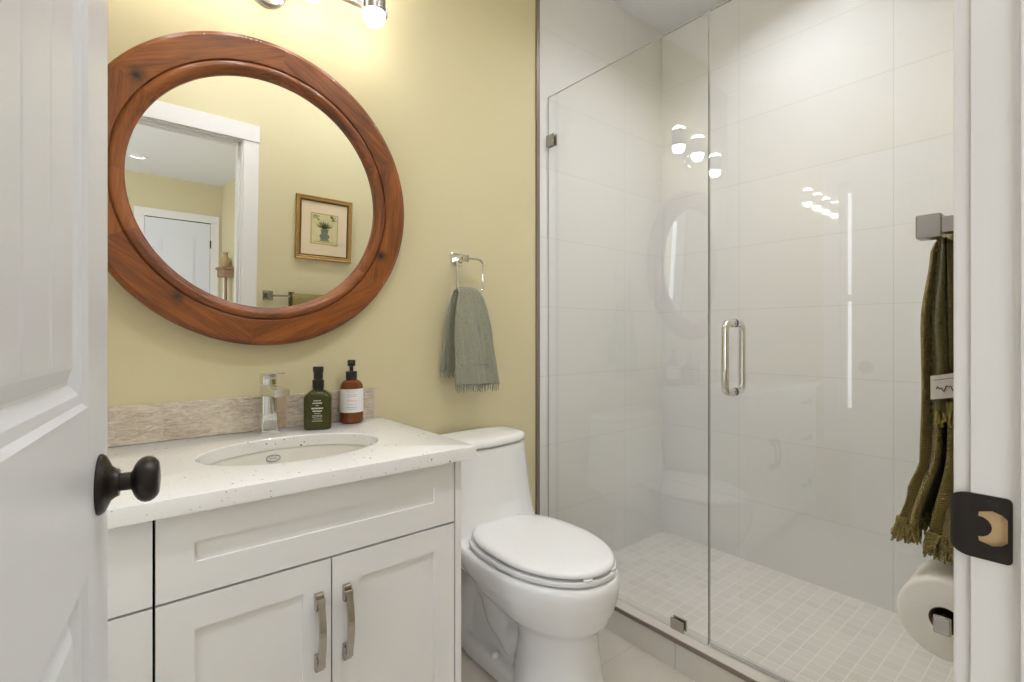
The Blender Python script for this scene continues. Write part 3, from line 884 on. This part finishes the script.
# ------------------------------------------------------------------ vanity light
vl = thing('vanity_light', 'brushed metal bar light with four glass lamps above the round mirror', 'wall light', (0.3640, YW, 2.14))
LY = -0.118
MB().lathe([(0.0, -.001), (.056, -.001), (.056, .008), (.051, .0135), (.044, .0165), (.0, .0175)], (0, 0, -.016), '-Y', 48).build('backplate', M['nickel'], vl, True)
MB().tube([(0, -.010, -.016), (0, -.075, -.016), (0, LY + .004, -.014)], .009, 12).build('arm', M['nickel'], vl, True)
MB().box(-.33, .33, LY - .007, LY + .007, -.029, .001, .002).build('bar', M['lampm'], vl)
for dx in (-.290, -.097, .095, .285):
    sh = MB().lathe([(.0335, -.042), (.0355, -.042), (.0355, .042), (.0335, .042)], (dx, LY, .012), 'Z', 40, closed=True)
    sh = sh.build('lamp', M['lampm'], vl, True)
    MB().lathe([(.033, -.041), (.0325, -.055), (.030, -.066), (.022, -.0755), (.010, -.0795), (.0, -.080)], (dx, LY, .012), 'Z', 32).build('bulb', M['bulb_dn'], sh, True, 60)
    MB().lathe([(.033, .041), (.0325, .050), (.028, .058), (.018, .063), (.0, .065)], (dx, LY, .012), 'Z', 32).build('bulb', M['bulb_up'], sh, True, 60)

# wall outlet left of the mirror (only reflected in the shower glass)
ol = thing('wall_outlet', 'white outlet plate on the yellow wall left of the mirror', 'outlet', (-0.25, YW, 1.12))
MB().box(-.035, .035, -.006, 0, -.057, .057, .002).build('cover_plate', M['trim'], ol)
for zz in (-.02, .02): MB().box(-.017, .017, -.0075, -.005, zz - .014, zz + .014, .001).build('socket', M['label'], ol)

# ------------------------------------------------------------------ towel ring and hand towel
tr = thing('towel_ring', 'square chrome towel ring on the yellow wall above the toilet', 'towel ring', (1.030, YW, 1.386))
MB().box(-.024, .024, -.009, 0, -.024, .024, .002).build('wall_plate', M['chrome'], tr)
MB().box(-.011, .011, -.062, -.008, -.010, .010, .002).box(-.014, .014, -.070, -.046, -.014, .012, .002).build('post', M['chrome'], tr)
RW, RH = .058, .062
ring = []
for cx_, cz_, a0 in ((RW - .02, RH - .02, 0), (-RW + .02, RH - .02, PI / 2), (-RW + .02, -RH + .02, PI), (RW - .02, -RH + .02, 1.5 * PI)):
    for k in range(6):
        a = a0 + PI / 2 * k / 5
        ring.append((.026 + cx_ + .02 * math.cos(a), -.060, -.062 + cz_ + .02 * math.sin(a)))
MB().tube(ring, .0038, 10, True).build('ring', M['chrome'], tr, True)
RZ = 1.385 - .062 - RH        # bottom rail of the ring
ht = thing('hand_towel', 'sage green fringed hand towel hanging from the square towel ring', 'towel', (1.056, 1.53, RZ))


def drape(side, zlen, wbot, wtop, ybase, cx, skew=0.0):
    def f(u, v):
        s = u * 2 - 1
        if v < 0.10:                               # over the rail
            a = v / 0.10 * PI / 2
            y = side * 0.011 * math.sin(a) ; z = 0.012 * math.cos(a) + .004
            t = 0
        else:
            t = (v - 0.10) / 0.90
            y = side * (0.011 + 0.020 * t ** .6); z = .004 - zlen * t
        w = wtop + (wbot - wtop) * (t ** 0.65)
        fold = (1 - 0.35 * t)
        y += (-1 if side < 0 else .4) * fold * (0.007 * math.cos(s * 5.2 + .9) + 0.0025 * math.cos(s * 11 + 1.0 + t)) * min(1, 2.2 * v + .12)
        z -= 0.016 * (s * s) * (1 - t) + skew * s * t
        x = cx + s * w + (.014 if side < 0 else -.006) * t + 0.005 * math.sin(4 * t + s * 2) * t
        y += .0022 * math.sin(s * 9 + t * 7) * math.sin(t * 11 + s * 3) + .0015 * math.sin(s * 21 - t * 9)
        return Vector((x, y + ybase * t, z))
    return f


def solid(o, th, off=0):
    md = o.modifiers.new('thickness', 'SOLIDIFY'); md.thickness = th; md.offset = off
    return o


fr_ = drape(-1, .350, .100, .050, -.006, -.008, .004)
bk_ = drape(1, .300, .084, .048, .010, -.022, 0)
solid(MB().grid(fr_, 44, 60).build('front_drape', M['sage'], ht, True, 180), .006)
solid(MB().grid(bk_, 36, 50).build('back_drape', M['sage'], ht, True, 180), .006)
m = MB()
for v in (.66, .80):                               # woven dobby stripes
    pts = [fr_(i / 44, v) + Vector((0, -.0036, 0)) for i in range(45)]
    m.tube(pts, .0016, 6)
m.build('woven_stripe', M['sage'], ht, True)
m = MB()
for f, n in ((fr_, 46), (bk_, 30)):
    for k in range(n):
        p0 = f((k + .5) / n, 1.0); l = random.uniform(.020, .030)
        q = p0 + Vector((random.uniform(-.005, .005), random.uniform(-.004, .004), -l))
        m.tube([p0 + Vector((0, 0, .004)), (p0 + q) / 2 + Vector((random.uniform(-.003, .003), random.uniform(-.003, .002), 0)), q], [.0020, .0018, .0012], 5)
fr0 = m.build('fringe', M['sage'], ht, True); fr0['kind'] = 'stuff'

# ------------------------------------------------------------------ toilet (one piece)
TX = 1.060
to = thing('toilet', 'white one-piece toilet between vanity and glass shower, lid closed', 'toilet', (TX, 1.25, 0))


def egg(hw, yf, yw, yb, z, n=64, pb=2.6):
    """plan outline: pointed oval, tip at yf, widest at yw, squarer back at yb"""
    pts = []
    for k in range(n):
        a = 2 * PI * k / n
        c, s = math.cos(a), math.sin(a)
        if s < 0:
            x = hw * math.copysign(abs(c) ** (2 / 2.05), c); y = yw + (yw - yf) * s
        else:
            x = hw * math.copysign(abs(c) ** (2 / pb), c); y = yw + (yb - yw) * abs(s) ** (2 / pb)
        pts.append((x, y - 1.25, z))
    return pts


def oval(hx, y0, y1, z, n=64, p=2.0):
    yc, hy = (y0 + y1) / 2, (y1 - y0) / 2
    return [(hx * math.copysign(abs(math.cos(2 * PI * k / n)) ** (2 / p), math.cos(2 * PI * k / n)), yc - 1.25 + hy * math.copysign(abs(math.sin(2 * PI * k / n)) ** (2 / p), math.sin(2 * PI * k / n)), z) for k in range(n)]


m = MB()
# bowl
m.loft([egg(.108, .945, 1.08, 1.22, .225), egg(.120, .932, 1.09, 1.26, .243), egg(.150, .906, 1.11, 1.34, .275), egg(.174, .888, 1.13, 1.40, .312), egg(.187, .877, 1.14, 1.44, .350, pb=3), egg(.190, .874, 1.14, 1.46, .385, pb=3.4), egg(.188, .877, 1.14, 1.46, .402, pb=3.4), egg(.180, .886, 1.14, 1.455, .412, pb=3.4)])
# front pedestal
m.loft([oval(.136, .905, 1.23, 0), oval(.134, .907, 1.23, .012), oval(.126, .917, 1.22, .06), oval(.117, .928, 1.21, .12), oval(.111, .936, 1.20, .18), oval(.110, .938, 1.21, .22), oval(.120, .930, 1.24, .25)])
# long foot and narrower rear trapway body
m.loft([oval(.106, 1.00, 1.53, 0, p=5), oval(.106, 1.00, 1.53, .045, p=5), oval(.098, 1.01, 1.525, .060, p=5)])
m.loft([oval(.066, 1.08, 1.54, .03, p=4), oval(.066, 1.08, 1.54, .38, p=4)])
m.tube([(0, -.12, .17), (0, -.02, .12), (0, .05, .17), (0, .10, .235), (0, .16, .245), (0, .215, .20), (0, .235, .10), (0, .235, .04)], [.075, .085, .086, .080, .078, .080, .085, .088], 20)
# deck joining bowl to tank
m.loft([oval(.115, 1.32, 1.555, .285, p=5), oval(.160, 1.31, 1.565, .33, p=5), oval(.188, 1.30, 1.572, .375, p=5), oval(.190, 1.30, 1.574, .412, p=5), oval(.187, 1.34, 1.574, .420, p=5)])


def tank(hw, yc, yf, z, n=64):
    """straight back, bowed front"""
    pts = []
    for k in range(n):
        a = 2 * PI * k / n; c, s = math.cos(a), math.sin(a)
        x = hw * math.copysign(abs(c) ** (2 / 6), c)
        if s >= 0: y = yc + (1.576 - yc) * abs(s) ** (2 / 8)
        else:
            side = abs(s) ** (2 / 5)
            y = yc - (yc - (yf + (yc - yf) * .38 * (x / hw) ** 2)) * side
        pts.append((x, y - 1.25, z))
    return pts


m.loft([tank(.226, 1.50, 1.318, .39), tank(.225, 1.50, 1.325, .415), tank(.222, 1.50, 1.345, .45), tank(.218, 1.50, 1.362, .50), tank(.213, 1.50, 1.374, .56), tank(.206, 1.50, 1.384, .63), tank(.198, 1.50, 1.390, .698)])
ob = m.build('bowl_and_tank', M['ceramic'], to, True, 180)
md = ob.modifiers.new('fuse', 'REMESH'); md.mode = 'VOXEL'; md.voxel_size = .0055; md.use_smooth_shade = True
md = ob.modifiers.new('soften', 'SMOOTH'); md.factor = .5; md.iterations = 7
MB().loft([tank(.195, 1.50, 1.394, .7005), tank(.199, 1.50, 1.386, .703), tank(.201, 1.50, 1.383, .708), tank(.199, 1.50, 1.385, .720), tank(.193, 1.50, 1.392, .7275), tank(.178, 1.50, 1.410, .7305), tank(.10, 1.50, 1.46, .7315)]).build('tank_lid', M['ceramic'], to, True, 50)
# seat ring
sr = [egg(.178, .885, 1.14, 1.385, .4175, pb=3), egg(.180, .883, 1.14, 1.386, .424, pb=3), egg(.178, .885, 1.14, 1.385, .4300, pb=3), egg(.12, .945, 1.14, 1.30, .4300), egg(.12, .945, 1.14, 1.30, .4175), egg(.178, .885, 1.14, 1.385, .4175, pb=3)]
m = MB().loft(sr, cap=False); bmesh.ops.remove_doubles(m.bm, verts=m.bm.verts, dist=1e-6)
m.build('seat', M['seat'], to, True, 40)
lid_ = [egg(.169, .892, 1.14, 1.39, .4375, pb=2.5), egg(.172, .888, 1.14, 1.395, .4395, pb=2.5), egg(.173, .887, 1.14, 1.396, .445, pb=2.5), egg(.170, .890, 1.14, 1.393, .451, pb=2.5), egg(.160, .902, 1.14, 1.382, .4555, pb=2.5), egg(.13, .94, 1.15, 1.34, .4585), egg(.06, 1.03, 1.16, 1.26, .460)]
MB().loft(lid_).build('lid', M['seat'], to, True, 50)
for sx in (-.05, .05): MB().box(sx - .012, sx + .012, -.375 + .02, -.375 + .035, .4305, .4365, .001).build('seat_bumper', M['seat'], to)
for sx in (-.07, .07):
    MB().lathe([(.0, -.014), (.013, -.014), (.013, .014), (.0, .014)], (sx, .147, .440), 'X', 20).build('hinge_cap', M['seat'], to, True)
for sx in (-1, 1):
    MB().lathe([(.0145, -.004), (.0145, .004), (.012, .010), (.006, .0135), (.0, .0145)], (sx * .084, .018, .060), 'Z', 24).build('bolt_cap', M['seat'], to, True)

# ------------------------------------------------------------------ shower glass
GX = 1.5105


def pane(mb, x0, x1, y0, y1, z0, z1):
    mb.box(x0, x1, y0, y1, z0, z1)
    for f in mb.bm.faces:
        f.normal_update()
        f.material_index = 0 if abs(f.normal.x) > .5 else 1
    return mb


gp = thing('glass_panel', 'fixed clear glass shower panel nearest the yellow wall', 'glass panel', (GX, 1.2, 0.091))
gpo = (-GX, -1.2, -0.091)
p = pane(MB(), GX - .003, GX + .005, .8315, YS - .003, .091, 2.150).build('pane', [M['glass'], M['gedge']], gp); p.location = gpo
for (y0, y1, z0, z1) in ((1.540, YS - .0005, 1.928, 1.978), (.915, .965, .0895, .128)):
    q = MB().box(GX - .012, GX - .0045, y0, y1, z0, z1, .002).box(GX + .0065, GX + .014, y0, y1, z0, z1, .002).build('clip', M['satin'], gp); q.location = gpo
q = MB().box(GX - .006, GX + .008, .834, YS - .003, .0885, .0925).build('bottom_seal', M['seal'], gp); q.location = gpo
sd = thing('shower_door', 'clear glass shower door with a looped chrome handle, slightly ajar', 'shower door', (1.5310, 0.100, .10), rot=(0, 0, R(1.65)))
DL = .727
pane(MB(), -.003, .005, 0, DL, 0, 2.050).build('pane', [M['glass'], M['gedge']], sd)
MB().box(-.003, .005, .004, DL - .004, -.010, -.001).build('bottom_sweep', M['seal'], sd)
hy = DL - .078
for sg in (-1, 1):
    x0 = -.0045 if sg < 0 else .0065
    d = sg * .052; r = .022
    zt, zb = 1.036, .821
    pts = [(x0, hy, zt)]
    for k in range(7):
        a = PI / 2 * k / 6
        pts.append((x0 + d - sg * r + sg * r * math.sin(a), hy, zt - r + r * math.cos(a)))
    for k in range(7):
        a = PI / 2 * k / 6
        pts.append((x0 + d - sg * r + sg * r * math.cos(a), hy, zb + r - r * math.sin(a)))
    pts.append((x0, hy, zb))
    h = MB().tube(pts, .0112, 16).build('handle', M['chrome'], sd, True)
    for zz in (zt, zb):
        MB().lathe([(.0, 0), (.0135, 0), (.0135, .005), (.0095, .008)], (x0, hy, zz), 'X' if sg > 0 else '-X', 24).build('handle_washer', M['chrome'], h, True)
for zz in (.25, 1.80):
    MB().box(-.013, -.0045, -.014, .045, zz - .045, zz + .045, .003).box(.0065, .015, -.014, .045, zz - .045, zz + .045, .003).build('hinge', M['nickel'], sd)

# ------------------------------------------------------------------ towel bar with towels on the doorway wall
tb = thing('towel_bar', 'square brushed nickel towel bar on the wall behind the right door jamb', 'towel bar', (0.740, YF, 1.225))
BYo = .0485
for dx in (0, .50):
    MB().box(dx - .027, dx + .027, 0, .008, -.027, .027, .002).box(dx - .009, dx + .009, .006, BYo - .010, -.009, .009, .001).box(dx - .012, dx + .012, BYo - .0115, BYo + .0115, -.0135, .0135, .0015).build('post', M['satin'], tb)
MB().box(.016, .484, BYo - .006, BYo + .006, -.006, .006).build('bar', M['satin'], tb)
BWY = YF + BYo                       # bar axis
BZ = 1.225


def fold_slab(zs, y0f, y1f, x0, x1, lobes, amp, yx=0.010):
    """a folded towel half seen edge-on: section lofted downwards, scalloped on its near (x0) edge"""
    rings = []
    n = lobes * 10
    for z in zs:
        y0, y1 = y0f(z), y1f(z); r = []
        for k in range(n + 1):
            t = k / n
            y = y0 + (y1 - y0) * t
            sc = abs(math.sin(PI * lobes * t)) ** .6
            r.append((x0 - amp * sc * (0.75 + .35 * math.sin(5 * t + z * 9)) + .004 * math.sin(z * 11 + t * 7), y, z))
        for k in range(6):
            r.append((x0 + (x1 - x0) * (k + 1) / 6, y1 + .003 * math.sin(k * 1.9 + z * 8), z))
        for k in range(6):
            r.append((x1 - (x1 - x0) * k / 6, y0 - .003 * math.sin(k * 2.3 + z * 6), z))
        rings.append(r)
    return MB().loft(rings)


def lerp(tab):
    def f(z):
        for (za, a), (zb, b) in zip(tab, tab[1:]):
            if za >= z >= zb:
                t = (za - z) / (za - zb); t = t * t * (3 - 2 * t)
                return a + (b - a) * t
        return tab[-1][1] if z < tab[-1][0] else tab[0][1]
    return f


bt = thing('bath_towel', 'olive green fringed bath towel hanging folded on the towel bar', 'towel', (1.0, BWY, BZ))
bo = (-1.0, -BWY, -BZ)
zs = [1.243 - .010 * k for k in range(4)] + [1.20 - .0125 * k for k in range(30)]
F0 = lerp([(1.243, BWY - .001), (1.2325, BWY + .0065), (1.21, BWY + .007), (1.10, BWY + .010), (.95, BWY + .012), (.83, BWY + .036)])
F1 = lerp([(1.243, BWY + .004), (1.215, BWY + .024), (1.12, BWY + .034), (1.02, BWY + .032), (.93, BWY + .034), (.88, BWY + .048), (.83, BWY + .059)])
fs = fold_slab(zs, F0, F1, .868, 1.19, 2, .010)
p = fs.build('front_fold', M['olive'], bt, True, 60); p.location = bo
G1 = lerp([(1.243, BWY - .002), (1.2325, BWY - .0065), (1.21, BWY - .007), (1.1, BWY - .001), (.95, BWY + .006), (.815, BWY + .026)])
G0 = lerp([(1.243, BWY - .005), (1.225, BWY - .017), (1.10, BWY - .034), (.95, BWY - .032), (.815, BWY - .012)])
zs2 = [1.243 - .010 * k for k in range(4)] + [1.20 - .0125 * k for k in range(31)]
p = fold_slab(zs2, G0, G1, .872, 1.19, 3, .009).build('back_fold', M['olive'], bt, True, 60); p.location = bo
m = MB()
for fa_, fb_, zb, x0 in ((F0, F1, zs[-1], .866), (G0, G1, zs2[-1], .868)):
    for k in range(260):
        t = random.random(); x = x0 + (random.random() ** 2) * .31 - .004
        y = fa_(zb) + (fb_(zb) - fa_(zb)) * t
        p0 = Vector((x, y, zb + .006)); l = random.uniform(.022, .036)
        q = p0 + Vector((random.uniform(-.007, .007), random.uniform(-.004, .010), -l))
        m.tube([p0, (p0 + q) / 2 + Vector((random.uniform(-.003, .003), random.uniform(-.003, .003), 0)), q], [.0019, .0019, .0012], 5)
p = m.build('fringe', M['olive'], bt, True); p.location = bo; p['kind'] = 'stuff'

h2 = thing('hand_towel', 'olive hand towel, darkened for fold shade, tied with an off-white band over the bath towel', 'towel', (1.0, BWY, BZ + .006))
h2o = (-1.0, -BWY, -BZ - .006)
zs3 = [1.250 - .0125 * k for k in range(21)]
K1 = lerp([(1.250, BWY + .001), (1.22, BWY + .010), (1.12, BWY + .016), (1.06, BWY + .012), (1.02, BWY + .014)])
K0 = lerp([(1.250, BWY - .004), (1.22, BWY - .012), (1.12, BWY - .026), (1.06, BWY - .022), (1.02, BWY - .026)])
p = fold_slab(zs3, K0, K1, .852, .866, 3, .010).build('folded_cloth', M['olive_shade'], h2, True, 60); p.location = h2o
m = MB()
bz0, bz1 = 1.026, 1.057
band = []
for k in range(13):
    t = k / 12
    y = BWY + .019 - .050 * t
    x = .8340 + .012 * (abs(2 * t - 1) ** 3)
    s = -.012 * (1 - t)
    band.append([(x, y, bz0 + s), (x, y, bz1 + s), (x + .0008, y, bz1 + s), (x + .0008, y, bz0 + s)])
bd = m.loft(band).build('paper_band', M['kraft'], h2, True, 60); bd.location = h2o; bd['label'] = 'off-white band with dark handwriting'
m = MB()
pts = []
for k in range(40):
    t = k / 39; tt = .15 + .6 * t
    y = BWY + .019 - .050 * tt
    pts.append((.8333 + .012 * (abs(2 * tt - 1) ** 3), y, 1.042 - .012 * (1 - tt) - .003 + .0028 * math.sin(t * 19) * math.exp(-((t - .55) ** 2) * 2) + .0018 * math.sin(t * 41)))
m.tube(pts, .0006, 5)
m.tube([(.8332 + .012 * (abs(2 * tt - 1) ** 3), BWY + .019 - .050 * tt, bz1 - .006 - .012 * (1 - tt)) for tt in [.08 + .9 * k / 12 for k in range(13)]], .0004, 4)
m.build('handwriting', M['ink'], bd)
m = MB()
for k in range(60):
    t = random.random()
    y = K0(1.01) + (K1(1.01) - K0(1.01)) * t
    p0 = Vector((.846 + random.random() * .014, y, 1.012)); q = p0 + Vector((random.uniform(-.010, .003), random.uniform(-.006, .006), -random.uniform(.018, .034)))
    m.tube([p0, (p0 + q) / 2 + Vector((random.uniform(-.003, .002), 0, 0)), q], [.002, .002, .0014], 5)
p = m.build('fringe', M['olivel'], h2, True); p.location = h2o; p['kind'] = 'stuff'

# ------------------------------------------------------------------ toilet paper
tpx, tpy, tpz = .850, .1385, .724
th = thing('toilet_paper_holder', 'brushed nickel paper holder under the olive towels', 'holder', (tpx + .13, YF, tpz))
MB().box(-.025, .025, 0, .008, -.025, .025, .002).box(-.010, .010, .006, tpy - YF + .010, -.010, .010, .0015).build('post', M['satin'], th)
MB().lathe([(0, -.145), (.0085, -.145), (.0085, .005), (0, .005)], (0, tpy - YF, 0), 'X', 24).build('rod', M['satin'], th, True)
MB().box(-.149, -.143, tpy - YF - .009, tpy - YF + .009, -.0115, .0115, .002).build('rod_end', M['nickel'], th)
rl = thing('toilet_paper_roll', 'full white toilet paper roll below the olive towels', 'toilet paper', (tpx, tpy, tpz))
prof = [(.0172, 0), (.047, .0), (.0505, .001), (.052, .003), (.052, .098), (.0505, .100), (.047, .101), (.0172, .101)]
m = MB().lathe(prof, (0, 0, 0), 'X', 64, closed=True)
m.build('paper', M['paper'], rl, True, 40)
MB().lathe([(.0158, .0008), (.0170, .0008), (.0170, .1002), (.0158, .1002)], (0, 0, 0), 'X', 40, closed=True).build('core', M['card'], rl, True)

# ------------------------------------------------------------------ framed print above the towel bar (in the mirror)
pf = thing('picture_frame', 'small gilt framed botanical print, seen in the round mirror', 'picture', (1.048, YF, 1.636))
hw, hh, fw = .167, .186, .026
pr = [(0, 0), (0, .014), (.004, .019), (.010, .016), (.018, .017), (.023, .012), (.026, .009), (.026, 0)]
m = MB()
m.loft([[(-hw + i, d, -hh + i), (hw - i, d, -hh + i), (hw - i, d, hh - i), (-hw + i, d, hh - i)] for i, d in pr], cap=False)
m.build('frame', M['gold'], pf)
m = MB().loft([[(-hw + i, d, -hh + i), (hw - i, d, -hh + i), (hw - i, d, hh - i), (-hw + i, d, hh - i)] for i, d in ((.024, .0125), (.0275, .0135), (.031, .010), (.031, .004))], cap=False)
m.build('inner_lip', M['goldd'], pf)
MB().box(-hw + .020, hw - .020, .003, .007, -hh + .020, hh - .020).build('mat_board', M['mat'], pf)
pw, ph = .084, .094
pp = MB().box(-pw, pw, .0068, .0078, -ph, ph).build('print', M['prnt'], pf)
b0 = .0080
m = MB()


def flat(pts, y=b0): m.loft([[(x, y, z) for x, z in pts], [(x, y + .0006, z) for x, z in pts]])


flat([(-.020, -.062), (.020, -.062), (.026, -.052), (.030, -.038), (.024, -.030), (-.024, -.030), (-.030, -.038), (-.026, -.052)])
flat([(-.018, -.030), (.018, -.030), (.022, -.012), (.024, .000), (-.024, .000), (-.022, -.012)])
flat([(-.030, -.070), (.030, -.070), (.026, -.0625), (-.026, -.0625)])
m.build('urn_motif', M['urn'], pp)
m = MB()
for k in range(17):
    a = R(20 + 140 * k / 16); l = random.uniform(.030, .062)
    d = Vector((math.cos(a), math.sin(a))); nn = Vector((-d.y, d.x)) * .0042
    o_ = Vector((.0, .000)); e_ = o_ + d * l; md_ = o_ + d * l * .6
    flat([tuple(o_), tuple(md_ + nn), tuple(e_), tuple(md_ - nn)])
for sx in (-1, 1):
    for k in range(14):
        cx_, cz_ = sx * random.uniform(.032, .070), random.uniform(.052, .080)
        q0 = random.uniform(.003, .007)
        flat([(cx_ + q0 * math.cos(q * PI / 3 + k), cz_ + q0 * .8 * math.sin(q * PI / 3 + k)) for q in range(6)])
m.build('foliage_motif', M['leafp'], pp)
m = MB()
for z0, z1, x0, x1 in ((-.090, -.0865, -.078, .078), (.0865, .090, -.078, .078), (-.088, .088, -.079, -.0755), (-.088, .088, .0755, .079), (-.078, -.074, -.06, .06)):
    flat([(x0, z0), (x1, z0), (x1, z1), (x0, z1)])
m.build('border_motif', M['tanp'], pp)
